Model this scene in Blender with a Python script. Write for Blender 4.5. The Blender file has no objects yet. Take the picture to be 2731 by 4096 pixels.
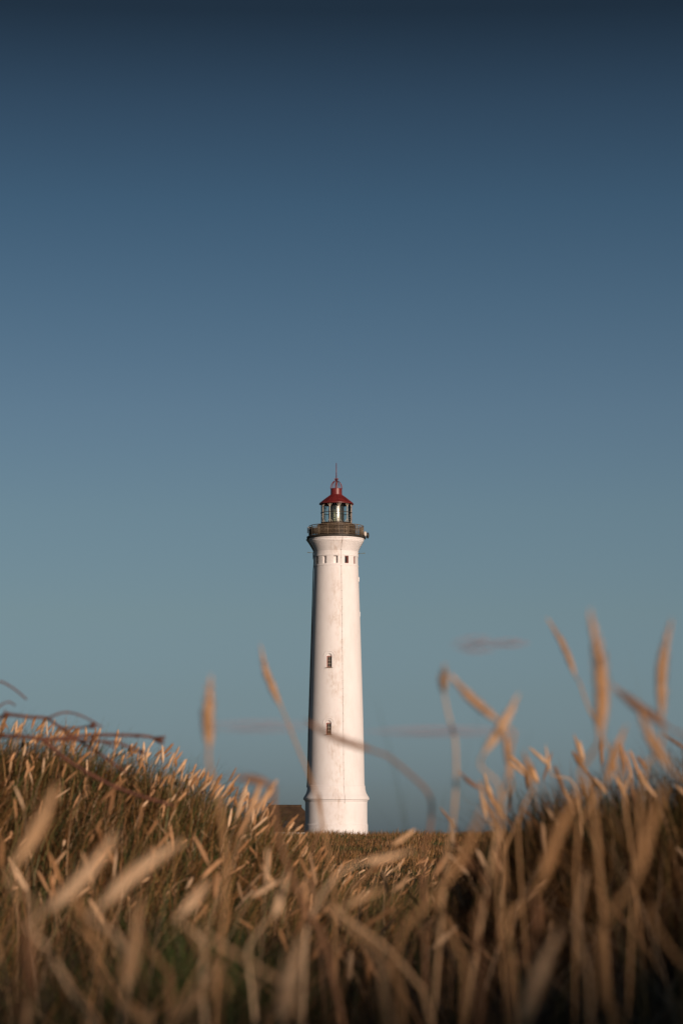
import bpy, bmesh, math, random
import numpy as np
from mathutils import Vector, Matrix
R = math.radians
rng = np.random.default_rng(11)
random.seed(5)
sc = bpy.context.scene
col = sc.collection

# ---------------------------------------------------------------- camera
F = 10240.0                       # focal length in photo pixels (90 mm on a 36 mm tall frame)
PITCH = math.atan((3330-2048)/F)
cd = bpy.data.cameras.new("camera"); cam = bpy.data.objects.new("camera", cd); col.objects.link(cam)
cd.sensor_fit = 'VERTICAL'; cd.sensor_height = 36; cd.sensor_width = 24; cd.lens = 90
cd.clip_start = 0.05; cd.clip_end = 30000
cam.rotation_euler = (R(90)+PITCH, 0, 0)
cd.dof.use_dof = True; cd.dof.focus_distance = 279; cd.dof.aperture_fstop = 90/18.0
sc.camera = cam
CP, SP = math.cos(PITCH), math.sin(PITCH)
def P(px, py, Y):
    """point of the place at distance Y seen at photo pixel (px, py)"""
    u = (px-1365.5)/F; v = -(py-2048)/F
    d = (u, CP - v*SP, SP + v*CP)
    s = Y/d[1]
    return Vector((d[0]*s, Y, d[2]*s))
def mpp(p):                        # metres per photo pixel at a point
    return (p[1]*CP + p[2]*SP)/F

# ---------------------------------------------------------------- object helpers
def tag(o, label=None, cat=None, group=None, kind=None):
    if label: o["label"] = label
    if cat: o["category"] = cat
    if group: o["group"] = group
    if kind: o["kind"] = kind
    return o
def empty(name, loc):
    o = bpy.data.objects.new(name, None); col.objects.link(o); o.location = loc
    o.empty_display_size = 0.2
    return o
def link(name, me, mat=None, parent=None, smooth=True, wloc=None):
    o = bpy.data.objects.new(name, me); col.objects.link(o)
    if mat is not None and not me.materials: me.materials.append(mat)
    if smooth: me.polygons.foreach_set("use_smooth", [True]*len(me.polygons))
    if parent: o.parent = parent
    return o
def mesh_np(name, V, Fq, colr=None, mat=None, mi=None, mats=None):
    """V (n,3), Fq (m,3|4) arrays"""
    me = bpy.data.meshes.new(name)
    k = Fq.shape[1]
    me.vertices.add(len(V)); me.vertices.foreach_set("co", V.astype(np.float32).ravel())
    me.loops.add(Fq.size); me.loops.foreach_set("vertex_index", Fq.astype(np.int32).ravel())
    me.polygons.add(len(Fq))
    me.polygons.foreach_set("loop_start", np.arange(0, Fq.size, k, dtype=np.int32))
    if colr is not None:
        a = me.attributes.new("tint", 'FLOAT_COLOR', 'POINT')
        c4 = np.concatenate([colr, np.ones((len(colr), 1))], 1)
        a.data.foreach_set("color", c4.astype(np.float32).ravel())
    me.update(calc_edges=True)
    if mat: me.materials.append(mat)
    return me
class MB:
    """collects shapes into one mesh"""
    def __init__(s): s.v = []; s.f = []
    def add(s, vs, fs):
        b = len(s.v); s.v += [tuple(v) for v in vs]; s.f += [tuple(i+b for i in f) for f in fs]
    def box(s, c, size, M=None):
        x, y, z = (k/2 for k in size)
        vs = [Vector((i*x, j*y, k*z)) for k in (-1, 1) for j in (-1, 1) for i in (-1, 1)]
        if M is not None: vs = [M @ v for v in vs]
        vs = [v + Vector(c) for v in vs]
        s.add(vs, [(0,2,3,1),(4,5,7,6),(0,1,5,4),(2,6,7,3),(0,4,6,2),(1,3,7,5)])
    def tube(s, pts, r, n=6, cap=True, closed=False):
        pts = [Vector(p) for p in pts]; m = len(pts)
        rs = r if isinstance(r, (list, tuple)) else [r]*m
        vs = []; ref = None
        for i, p in enumerate(pts):
            if closed: t = pts[(i+1) % m]-pts[(i-1) % m]
            else: t = pts[min(i+1, m-1)]-pts[max(i-1, 0)]
            t.normalize()
            if ref is None:
                ref = Vector((0, 0, 1)) if abs(t.z) < .9 else Vector((1, 0, 0))
            a = (ref - t*ref.dot(t)).normalized(); ref = a
            b = t.cross(a)
            for k in range(n):
                q = 2*math.pi*k/n
                vs.append(p + (a*math.cos(q)+b*math.sin(q))*rs[i])
        fs = []
        for i in range(m if closed else m-1):
            j = (i+1) % m
            for k in range(n):
                l = (k+1) % n
                fs.append((i*n+k, i*n+l, j*n+l, j*n+k))
        if cap and not closed:
            fs.append(tuple(range(n-1, -1, -1))); fs.append(tuple((m-1)*n+k for k in range(n)))
        s.add(vs, fs)
    def lathe(s, prof, n=96, close=True):
        """prof: list of (r, z); close caps top and bottom"""
        vs = []; m = len(prof)
        for r, z in prof:
            for k in range(n):
                q = 2*math.pi*k/n
                vs.append((r*math.sin(q), -r*math.cos(q), z))
        fs = []
        for i in range(m-1):
            for k in range(n):
                l = (k+1) % n
                fs.append((i*n+k, i*n+l, (i+1)*n+l, (i+1)*n+k))
        if close:
            fs.append(tuple(range(n-1, -1, -1))); fs.append(tuple((m-1)*n+k for k in range(n)))
        s.add(vs, fs)
    def build(s, name, mat, parent=None, smooth=False, angle=None):
        me = bpy.data.meshes.new(name); me.from_pydata(s.v, [], s.f); me.update()
        o = link(name, me, mat, parent, smooth or angle is not None)
        if angle is not None:
            try: me.set_sharp_from_angle(angle=R(angle))
            except Exception: pass
        return o

# ---------------------------------------------------------------- materials
def newmat(name):
    m = bpy.data.materials.new(name); m.use_nodes = True
    nt = m.node_tree; b = nt.nodes["Principled BSDF"]
    return m, nt, b
def N(nt, t, **kw):
    n = nt.nodes.new(t)
    for k, v in kw.items(): setattr(n, k, v)
    return n
def noisy(name, c1, c2, scale, rough=.7, bump=0, metal=0, bscale=None, detail=6, spec=.3):
    m, nt, b = newmat(name)
    tc = N(nt, 'ShaderNodeTexCoord'); nz = N(nt, 'ShaderNodeTexNoise'); nz.inputs['Scale'].default_value = scale
    nz.inputs['Detail'].default_value = detail
    cr = N(nt, 'ShaderNodeValToRGB'); cr.color_ramp.elements[0].position = .35; cr.color_ramp.elements[1].position = .65
    cr.color_ramp.elements[0].color = (*c1, 1); cr.color_ramp.elements[1].color = (*c2, 1)
    nt.links.new(tc.outputs['Object'], nz.inputs['Vector']); nt.links.new(nz.outputs['Fac'], cr.inputs[0])
    nt.links.new(cr.outputs[0], b.inputs['Base Color'])
    b.inputs['Roughness'].default_value = rough; b.inputs['Metallic'].default_value = metal
    b.inputs['Specular IOR Level'].default_value = spec
    if bump:
        n2 = N(nt, 'ShaderNodeTexNoise'); n2.inputs['Scale'].default_value = bscale or scale*4
        bp = N(nt, 'ShaderNodeBump'); bp.inputs['Strength'].default_value = bump; bp.inputs['Distance'].default_value = .05
        nt.links.new(tc.outputs['Object'], n2.inputs['Vector']); nt.links.new(n2.outputs['Fac'], bp.inputs['Height'])
        nt.links.new(bp.outputs[0], b.inputs['Normal'])
    return m
def plaster():
    m, nt, b = newmat("white_limewashed_brick")
    L = nt.links.new
    tc = N(nt, 'ShaderNodeTexCoord'); sep = N(nt, 'ShaderNodeSeparateXYZ'); L(tc.outputs['Object'], sep.inputs[0])
    # cylindrical coordinates round the tower
    at = N(nt, 'ShaderNodeMath', operation='ARCTAN2'); ny = N(nt, 'ShaderNodeMath', operation='MULTIPLY'); ny.inputs[1].default_value = -1
    L(sep.outputs['Y'], ny.inputs[0]); L(sep.outputs['X'], at.inputs[0]); L(ny.outputs[0], at.inputs[1])
    sc3 = N(nt, 'ShaderNodeMath', operation='MULTIPLY'); sc3.inputs[1].default_value = 3.0; L(at.outputs[0], sc3.inputs[0])
    cyl = N(nt, 'ShaderNodeCombineXYZ'); L(sc3.outputs[0], cyl.inputs['X']); L(sep.outputs['Z'], cyl.inputs['Y'])
    def noise(scale, vec, det=5, sx=1, sy=1, off=0):
        mp = N(nt, 'ShaderNodeMapping'); mp.inputs['Scale'].default_value = (sx, sy, 1); mp.inputs['Location'].default_value = (off, off, 0)
        L(vec, mp.inputs['Vector'])
        n = N(nt, 'ShaderNodeTexNoise'); n.inputs['Scale'].default_value = scale; n.inputs['Detail'].default_value = det
        n.inputs['Roughness'].default_value = .62
        L(mp.outputs[0], n.inputs['Vector']); return n.outputs['Fac']
    def ramp(fac, p0, p1, a=0., bb=1.):
        r = N(nt, 'ShaderNodeMapRange'); r.inputs['From Min'].default_value = p0; r.inputs['From Max'].default_value = p1
        r.inputs['To Min'].default_value = a; r.inputs['To Max'].default_value = bb; L(fac, r.inputs['Value']); return r.outputs[0]
    def mul(a, b2):
        q = N(nt, 'ShaderNodeMath', operation='MULTIPLY'); L(a, q.inputs[0])
        if isinstance(b2, float): q.inputs[1].default_value = b2
        else: L(b2, q.inputs[1])
        return q.outputs[0]
    # worn patches: a band of the wall a little left of the conductor, broken by noise
    band = N(nt, 'ShaderNodeMath', operation='SUBTRACT'); band.inputs[1].default_value = -0.02; L(at.outputs[0], band.inputs[0])
    ab = N(nt, 'ShaderNodeMath', operation='ABSOLUTE'); L(band.outputs[0], ab.inputs[0])
    bmask = ramp(ab.outputs[0], .12, .42, 1., .18)
    big = ramp(noise(.5, cyl.outputs[0], 4, 1.2, .8), .42, .60)
    fine = ramp(noise(4.5, cyl.outputs[0], 9, 1.0, .35, 3), .36, .74)
    stain = mul(mul(big, fine), bmask)
    stain = mul(stain, .78)
    soft = ramp(noise(.8, cyl.outputs[0], 6, .9, .25, 9), .4, .75, 0., .4)
    mx = N(nt, 'ShaderNodeMix', data_type='RGBA'); L(soft, mx.inputs['Factor'])
    mx.inputs['A'].default_value = (.69, .672, .672, 1); mx.inputs['B'].default_value = (.575, .52, .51, 1)
    mx2 = N(nt, 'ShaderNodeMix', data_type='RGBA'); L(stain, mx2.inputs['Factor'])
    L(mx.outputs['Result'], mx2.inputs['A']); mx2.inputs['B'].default_value = (.40, .30, .23, 1)
    L(mx2.outputs['Result'], b.inputs['Base Color'])
    b.inputs['Roughness'].default_value = .85; b.inputs['Specular IOR Level'].default_value = .2
    br = N(nt, 'ShaderNodeTexBrick'); br.inputs['Scale'].default_value = 1.0
    br.inputs['Brick Width'].default_value = .26; br.inputs['Row Height'].default_value = .085; br.inputs['Mortar Size'].default_value = .008
    br.inputs['Color1'].default_value = (1, 1, 1, 1); br.inputs['Color2'].default_value = (.7, .7, .7, 1); br.inputs['Mortar'].default_value = (0, 0, 0, 1)
    L(cyl.outputs[0], br.inputs['Vector'])
    ng = noise(14, tc.outputs['Object'], 4)
    ad = N(nt, 'ShaderNodeMath', operation='MULTIPLY_ADD'); L(ng, ad.inputs[0]); ad.inputs[1].default_value = 1.3; L(br.outputs['Color'], ad.inputs[2])
    bp = N(nt, 'ShaderNodeBump'); bp.inputs['Strength'].default_value = .3; bp.inputs['Distance'].default_value = .02
    L(ad.outputs[0], bp.inputs['Height']); L(bp.outputs[0], b.inputs['Normal'])
    return m
def grassmat(name, transl=.25, rough=.55, streak=0):
    m, nt, b = newmat(name); L = nt.links.new
    at = N(nt, 'ShaderNodeAttribute', attribute_name="tint")
    L(at.outputs['Color'], b.inputs['Base Color'])
    b.inputs['Roughness'].default_value = rough; b.inputs['Specular IOR Level'].default_value = .25
    tr = N(nt, 'ShaderNodeBsdfTranslucent'); L(at.outputs['Color'], tr.inputs['Color'])
    mx = N(nt, 'ShaderNodeMixShader'); mx.inputs[0].default_value = transl
    L(b.outputs[0], mx.inputs[1]); L(tr.outputs[0], mx.inputs[2]); L(mx.outputs[0], nt.nodes['Material Output'].inputs['Surface'])
    return m
M = {}
M['white'] = plaster()
M['black'] = noisy('black_painted_iron', (.022, .020, .017), (.045, .038, .03), 3, .5, .1)
M['brown'] = noisy('brown_painted_iron', (.022, .014, .009), (.05, .032, .02), 2.5, .55, .1)
M['railm'] = noisy('weathered_galvanised_iron', (.10, .075, .052), (.19, .145, .10), 6, .55, 0)
M['red'] = noisy('red_roof_paint', (.10, .013, .013), (.14, .019, .018), 1.6, .42, .08, spec=.4)
M['redd'] = noisy('red_window_paint', (.16, .03, .02), (.24, .05, .03), 5, .5)
M['cream'] = noisy('cream_paint', (.36, .31, .25), (.46, .41, .34), 5, .5)
M['pipe'] = noisy('green_copper_pipe', (.08, .09, .06), (.17, .17, .12), 3, .5)
M['dish'] = noisy('grey_white_plastic', (.45, .42, .38), (.58, .54, .5), 5, .5)
M['darkglass'] = noisy('dark_window_glass', (.012, .012, .013), (.022, .02, .02), 2, .08, spec=.5)
M['sheet'] = noisy('grey_plastic_antenna', (.26, .22, .18), (.36, .31, .26), 5, .5)
def glassmat():
    m, nt, b = newmat('lantern_glass'); L = nt.links.new
    t = N(nt, 'ShaderNodeBsdfTransparent'); t.inputs[0].default_value = (.86, .89, .87, 1)
    g = N(nt, 'ShaderNodeBsdfGlossy'); g.inputs['Roughness'].default_value = .04
    fr = N(nt, 'ShaderNodeLayerWeight'); fr.inputs['Blend'].default_value = .18
    mx = N(nt, 'ShaderNodeMixShader'); L(fr.outputs['Fresnel'], mx.inputs[0]); L(t.outputs[0], mx.inputs[1]); L(g.outputs[0], mx.inputs[2])
    L(mx.outputs[0], nt.nodes['Material Output'].inputs['Surface']); return m
M['glass'] = glassmat()
def lensmat():
    m, nt, b = newmat('fresnel_lens_glass'); L = nt.links.new
    b.inputs['Base Color'].default_value = (.42, .41, .39, 1); b.inputs['Metallic'].default_value = .92
    b.inputs['Roughness'].default_value = .27
    g = N(nt, 'ShaderNodeBsdfTransparent'); g.inputs[0].default_value = (.6, .62, .5, 1)
    mx = N(nt, 'ShaderNodeMixShader'); mx.inputs[0].default_value = .28
    L(b.outputs[0], mx.inputs[1]); L(g.outputs[0], mx.inputs[2]); L(mx.outputs[0], nt.nodes['Material Output'].inputs['Surface'])
    return m
M['lens'] = lensmat()
M['thatch'] = noisy('brown_thatch_roof', (.03, .018, .010), (.065, .038, .021), 1.2, .9, .6, bscale=8)
M['housewall'] = noisy('whitewashed_house_wall', (.55, .55, .55), (.66, .65, .63), 1, .8)
M['gblade'] = grassmat('grass_blades')
M['gear'] = grassmat('grass_seed_heads', .15, .7)
M['twig'] = noisy('dry_red_brown_stem', (.055, .020, .012), (.12, .045, .025), 30, .7)
def groundmat():
    m, nt, b = newmat('dune_ground'); L = nt.links.new
    tc = N(nt, 'ShaderNodeTexCoord')
    n1 = N(nt, 'ShaderNodeTexNoise'); n1.inputs['Scale'].default_value = .35; n1.inputs['Detail'].default_value = 8; n1.inputs['Roughness'].default_value = .7
    L(tc.outputs['Object'], n1.inputs['Vector'])
    cr = N(nt, 'ShaderNodeValToRGB'); e = cr.color_ramp.elements
    e[0].position = .35; e[0].color = (.030, .032, .012, 1); e[1].position = .7; e[1].color = (.11, .075, .038, 1)
    k = e.new(.5); k.color = (.06, .05, .022, 1)
    L(n1.outputs['Fac'], cr.inputs[0]); L(cr.outputs[0], b.inputs['Base Color'])
    n2 = N(nt, 'ShaderNodeTexNoise'); n2.inputs['Scale'].default_value = 6; n2.inputs['Detail'].default_value = 8
    L(tc.outputs['Object'], n2.inputs['Vector'])
    bp = N(nt, 'ShaderNodeBump'); bp.inputs['Distance'].default_value = .15; L(n2.outputs['Fac'], bp.inputs['Height']); L(bp.outputs[0], b.inputs['Normal'])
    b.inputs['Roughness'].default_value = .95; b.inputs['Specular IOR Level'].default_value = .1
    return m
M['ground'] = groundmat()

# ---------------------------------------------------------------- terrain
SUN_EL, SUN_AZ = 9.0, 28.0      # the sun stands behind the camera, 28 degrees to its right
def wob(x, y, s, seed):
    r = np.random.default_rng(seed); o = 0
    for k in range(6):
        a, ph, f = r.uniform(0, 6.28), r.uniform(0, 6.28), s*r.uniform(.6, 1.8)
        o = o + np.sin((x*math.cos(a)+y*math.sin(a))*f+ph)
    return o/6
def gh(x, y):
    x = np.asarray(x, float); y = np.asarray(y, float)
    # long profile along the view
    z = np.interp(y, [-60, -40, -20, -9, -4, 3, 30, 38, 60, 110, 150, 200, 240, 262, 330, 420, 700, 9000],
                     [-1, -1, -1, -1, -.97, -.95, -.95, -1.15, -2.6, -4.8, -3.9, -2.1, -.9, -.33, -.33, -6, -14, -17])
    gl = np.interp(x, [-9, -6, -3.6, -2.67, -2.08, -1.5, -1.1, -.71, -.52, -.1, .6], [.3, .62, .60, .50, .40, .25, .10, -.12, -.26, -.62, -.93])
    wl = np.exp(-((y-19)/5.0)**2)
    z = z + (gl+.95)*wl
    gr = np.interp(x, [.0, .3, .42, .55, .75, 1.2, 2.2, 5], [-.95, -.85, -.50, -.25, -.09, -.06, -.02, .06])
    wr = np.exp(-((y-9)/2.4)**2)
    z = z + (gr+.95)*wr
    crest = np.interp(x, [-6, 4, 7, 8.5, 9.5, 10, 11.1, 12.2, 13, 16, 24], [.4, 2.4, 2.70, 2.83, 2.94, 3.13, 3.42, 3.68, 3.9, 4.1, 2])  # added unseen dune behind the camera, heights shaped to shade the foreground
    z = z + (crest+1)*np.exp(-((y+14)/3.2)**2)
    big = np.clip((y-30)/80, 0, 1)
    z = z + .05*wob(x, y, 3.2, 13)*np.clip((y-5)/6, 0, 1)*(1-np.clip((y-30)/80, 0, 1))
    z = z + .05*wob(x, y, 1.3, 3)*np.clip((y-2)/6, 0, 1)*(1-big) + .45*big*wob(x, y, .09, 8)*np.clip((235-y)/60, 0, 1) + .07*big*wob(x, y, .6, 9)
    return z
def make_ground():
    u = np.linspace(-1, 1, 261); xs = np.sinh(u*6.2)/np.sinh(6.2)*4000
    ys = np.concatenate([np.linspace(-60, 0, 50), np.linspace(.4, 45, 150), np.geomspace(45.6, 330, 170), np.geomspace(335, 9000, 50)])
    X, Y = np.meshgrid(xs, ys); Z = gh(X, Y)
    V = np.stack([X, Y, Z], -1).reshape(-1, 3)
    n = len(xs); i = np.arange(len(ys)-1)[:, None]*n + np.arange(n-1)[None]
    i = i.ravel(); Fq = np.stack([i, i+1, i+1+n, i+n], 1)
    me = mesh_np('ground', V, Fq, mat=M['ground'])
    tag(link('ground', me), 'sandy dune ground under the grass', None, None, 'structure')
make_ground()

# ---------------------------------------------------------------- grass builders (numpy)
GREEN = np.array([[.042, .058, .018], [.065, .070, .022], [.095, .088, .030], [.030, .040, .014]])
BROWN = np.array([[.18, .085, .028], [.25, .13, .045], [.09, .042, .015], [.32, .18, .070]])
STRAW = np.array([[.52, .29, .145], [.58, .36, .20], [.36, .19, .085], [.62, .42, .26], [.28, .14, .06]])
def pick(pal, n):
    c = pal[rng.integers(0, len(pal), n)]
    return c*rng.uniform(.75, 1.2, (n, 1))
def blades(B, h, lean, az, w, colr, nseg=4, curl=1.8):
    """ribbons. B (n,3) bases, h heights, lean = horizontal reach / height, az = direction of lean, w widths"""
    n = len(B); t = np.linspace(0, 1, nseg+1)
    d = np.stack([np.cos(az), np.sin(az), 0*az], -1)
    wa = az + rng.uniform(.6, 2.5, n)
    wd = np.stack([np.cos(wa), np.sin(wa), 0*wa], -1)
    up = h[:, None]*(t[None]*(1-.35*np.minimum(lean, 1.6)[:, None]*t[None]**2))
    out = (h*lean)[:, None]*t[None]**curl
    C = B[:, None, :] + out[..., None]*d[:, None, :]; C[..., 2] += up
    ww = w[:, None]*(1-t[None]**1.6*.93)*.5
    V = np.stack([C - ww[..., None]*wd[:, None], C + ww[..., None]*wd[:, None]], 2).reshape(-1, 3)
    s = 2*(nseg+1)
    k = (np.arange(n)[:, None]*s + np.arange(nseg)[None]*2).ravel()
    Fq = np.stack([k, k+1, k+3, k+2], 1)
    cc = np.repeat(colr, s, 0)
    return V, Fq, cc
def ears(base, dirv, L, rad, colr, sides=6, rings=7):
    """rough spindles along dirv starting at base"""
    n = len(base); dirv = dirv/np.linalg.norm(dirv, axis=1, keepdims=True)
    ref = np.where(np.abs(dirv[:, 2:3]) < .9, [[0, 0, 1.]], [[1., 0, 0]])
    a = np.cross(dirv, ref); a /= np.linalg.norm(a, axis=1, keepdims=True); b = np.cross(dirv, a)
    t = np.linspace(0, 1, rings); prof = np.array([.25, .8, 1, 1, .92, .7, .12])[:rings]
    q = np.arange(sides)*2*np.pi/sides
    rr = rad[:, None, None]*prof[None, :, None]*rng.uniform(.72, 1.25, (n, rings, sides))
    C = base[:, None]+dirv[:, None]*(L[:, None]*t[None])[..., None]
    V = C[:, :, None] + rr[..., None]*(a[:, None, None]*np.cos(q)[None, None, :, None] + b[:, None, None]*np.sin(q)[None, None, :, None])
    V = V.reshape(-1, 3); s = rings*sides
    ii, kk = np.meshgrid(np.arange(rings-1), np.arange(sides), indexing='ij')
    f = np.stack([ii*sides+kk, ii*sides+(kk+1) % sides, (ii+1)*sides+(kk+1) % sides, (ii+1)*sides+kk], -1).reshape(-1, 4)
    Fq = (np.arange(n)[:, None, None]*s + f[None]).reshape(-1, 4)
    cc = np.repeat(colr, s, 0)*rng.uniform(.8, 1.15, (n*s, 1))
    return V, Fq, cc
def straws(B, T, w, colr, bow=None, sides=3, nseg=4):
    """thin 3 sided stems from B to T"""
    n = len(B); t = np.linspace(0, 1, nseg+1)
    if bow is None: bow = rng.normal(0, .03, (n, 3))
    C = B[:, None]+(T-B)[:, None]*t[None, :, None] + bow[:, None]*np.sin(np.pi*t)[None, :, None]
    q = np.arange(sides)*2*np.pi/sides
    off = np.stack([np.cos(q), np.sin(q), 0*q], -1)
    V = C[:, :, None] + off[None, None]*w[:, None, None, None]*(1-.45*t)[None, :, None, None]
    V = V.reshape(-1, 3); s = (nseg+1)*sides
    ii, kk = np.meshgrid(np.arange(nseg), np.arange(sides), indexing='ij')
    f = np.stack([ii*sides+kk, ii*sides+(kk+1) % sides, (ii+1)*sides+(kk+1) % sides, (ii+1)*sides+kk], -1).reshape(-1, 4)
    Fq = (np.arange(n)[:, None, None]*s + f[None]).reshape(-1, 4)
    return V, Fq, np.repeat(colr, s, 0)
def join(parts):
    Vs, Fs, Cs = [], [], []; b = 0
    for V, Fq, c in parts:
        Vs.append(V); Fs.append(Fq+b); Cs.append(c); b += len(V)
    return np.concatenate(Vs), np.concatenate(Fs), np.concatenate(Cs)
def stuff(name, label, parts, mat, cat='grass'):
    V, Fq, c = join(parts)
    me = mesh_np(name, V, Fq, c, mat)
    return tag(link(name, me), label, cat, None, 'stuff')
def scatter(n, y0, y1, xm, extra=.6, xlo=None, xhi=None, power=1.0):
    """n points within the camera's field (plus margin) between y0 and y1"""
    y = y0+(y1-y0)*rng.random(n)**power
    half = y*.137*xm+extra
    x = rng.uniform(-1, 1, n)*half
    if xlo is not None: x = np.clip(x, xlo, None)
    return x, y
def base_of(x, y): return np.stack([x, y, gh(x, y)-.02], -1)
def eared(x, y, h, leanx, leany, L, rad, spread=.12, straw_w=.0016, pal=STRAW):
    n = len(x); B = base_of(x, y)
    lx = leanx+rng.normal(0, spread, n); ly = leany+rng.normal(0, spread, n)
    T = B+np.stack([lx*h*.6, ly*h*.6, h], -1)
    c = pick(pal, n)
    D = np.stack([lx*1.4+rng.normal(0, spread, n), ly, np.ones(n)], -1)
    s = straws(B, T, np.full(n, straw_w), c*.75)
    e = ears(T, D, L, rad, c)
    return s, e

# far hill in front of the tower
def far_grass():
    n = 110000
    x, y = scatter(n, 165, 276, 1.05, 4, power=.75)
    keep = (wob(x, y, .8, 21)+wob(x, y, 2.5, 22)*.8+rng.normal(0, .35, n)) > -.35
    # no grass inside the tower
    keep &= ((x+.6)**2+(y-280)**2) > 4.6**2
    x, y = x[keep], y[keep]; n = len(x)
    mixv = wob(x, y, .35, 31)+wob(x, y, 1.4, 32)+rng.normal(0, .4, n)
    c = np.where((mixv > .45)[:, None], pick(GREEN*1.3, n), pick(np.concatenate([BROWN, STRAW[:1]*.8]), n))*(1+.6*wob(x, y, .5, 77)[:, None])
    h = rng.uniform(.22, .66, n)*(1+.9*wob(x, y, .9, 5))
    a = blades(base_of(x, y), h, rng.uniform(.1, .8, n), rng.normal(.3, 1.2, n), rng.uniform(.02, .05, n), c, 3)
    q = 900
    x2 = rng.uniform(-14, 24, q); y2 = rng.uniform(266, 275.5, q)
    k2 = wob(x2, y2, 1.6, 95) > .1; x2, y2 = x2[k2], y2[k2]; q = len(x2)
    a2 = blades(base_of(x2, y2), rng.uniform(.5, .95, q), rng.uniform(.1, .6, q), rng.normal(.3, 1.2, q), rng.uniform(.03, .06, q), pick(BROWN*.6, q), 3)
    a = join([a, a2])
    stuff('grass', 'low brown and green grass covering the far hill at the foot of the lighthouse', [a], M['gblade'])
far_grass()
# dip and flat ground in the middle, seen through the gap
def mid_grass():
    n = 42000
    x, y = scatter(n, 10, 45, 1.1, .8)
    keep = (wob(x, y, 2.2, 41)+rng.normal(0, .5, n)) > -.5
    x, y = x[keep], y[keep]; n = len(x)
    g = wob(x, y, .9, 42)+rng.normal(0, .35, n)
    c = np.where((g > -.1)[:, None], pick(GREEN*1.25, n), pick(BROWN, n))
    h = rng.uniform(.25, .60, n)
    a = blades(base_of(x, y), h, rng.uniform(.2, 1.1, n), rng.normal(0.2, 1.1, n), rng.uniform(.004, .009, n), c, 4)
    stuff('grass', 'green and brown grass filling the hollow between the two near dunes', [a], M['gblade'])
    m = 3500
    x3, y3 = scatter(m, 11, 40, 1.05, .3)
    t3 = blades(base_of(x3, y3), rng.uniform(.2, .6, m), rng.uniform(.4, 1.8, m), rng.normal(.3, 1.3, m), rng.uniform(.005, .011, m), pick(STRAW*.8, m), 6, 2.6)
    stuff('grass', 'dry straw coloured leaves tangled through the grass of the hollow', [t3], M['gblade'])
    n = 620
    x, y = scatter(n, 16, 42, 1.0, .5); k = (x > np.where(y < 26, .05, -1.8)) ; x, y = x[k], y[k]; n = len(x)
    s, e = eared(x, y, rng.uniform(.38, .66, n), .55, .1, rng.uniform(.06, .14, n), rng.uniform(.005, .010, n), .45, .0026)
    stuff('grass_seed_heads', 'pale seed heads leaning over the grass of the hollow', [s, e], M['gear'], 'seed heads')
mid_grass()
# left dune
def left_grass():
    n = 48000
    x = rng.uniform(-5.4, .5, n); y = rng.uniform(12, 24, n)
    g = wob(x, y, 1.5, 52)+rng.normal(0, .35, n)
    c = np.where((g > .26)[:, None], pick(GREEN*1.0, n), pick(BROWN*.9, n))*np.clip(.9+1.3*wob(x, y, 2.6, 97), .3, 1.5)[:, None]
    h = rng.uniform(.12, .38, n)*(1+.7*wob(x, y, 4, 88))
    a = blades(base_of(x, y), h, rng.uniform(.3, 1.6, n), rng.normal(.1, 1.3, n), rng.uniform(.004, .010, n), c, 4)
    # thin upright green leaves on the crest
    m = 900
    x2 = rng.uniform(-3.2, .2, m); y2 = rng.uniform(17, 21, m)
    b = blades(base_of(x2, y2), rng.uniform(.3, .6, m), rng.uniform(.15, .6, m), rng.normal(.1, .5, m), rng.uniform(.003, .006, m), pick(GREEN*1.3, m), 5)
    m = 2600
    x3 = rng.uniform(-4, .3, m); y3 = rng.uniform(12, 21, m)
    t3 = blades(base_of(x3, y3), rng.uniform(.15, .42, m), rng.uniform(.4, 2.2, m), rng.normal(.3, 1.4, m), rng.uniform(.004, .009, m), pick(STRAW*.8, m), 6, 2.6)
    stuff('grass', 'brown and green grass covering the left dune', [a, b, t3], M['gblade'])
    m = 900
    x = rng.uniform(-3.6, .1, m); y = rng.normal(18.5, 1.3, m)
    kk = (wob(x, y, 4.5, 91)+rng.normal(0, .12, m)) > .05; x, y = x[kk], y[kk]; m = len(x)
    s, e = eared(x, y, rng.uniform(.20, .36, m), .36, 0, rng.uniform(.06, .14, m), rng.uniform(.006, .0115, m), .2, .0028)
    m = 240
    x = rng.uniform(-3.6, .1, m); y = rng.uniform(13.5, 17.5, m)
    kk = (wob(x, y, 4, 92)+rng.normal(0, .15, m)) > .08; x, y = x[kk], y[kk]; m = len(x)
    s2, e2 = eared(x, y, rng.uniform(.10, .32, m), .3, 0, rng.uniform(.04, .13, m), rng.uniform(.004, .010, m), .55, .0022, STRAW*.85)
    s, e = join([s, s2]), join([e, e2])
    stuff('grass_seed_heads', 'sunlit tan seed heads standing along the crest of the left dune', [s, e], M['gear'], 'seed heads')
left_grass()
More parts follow.
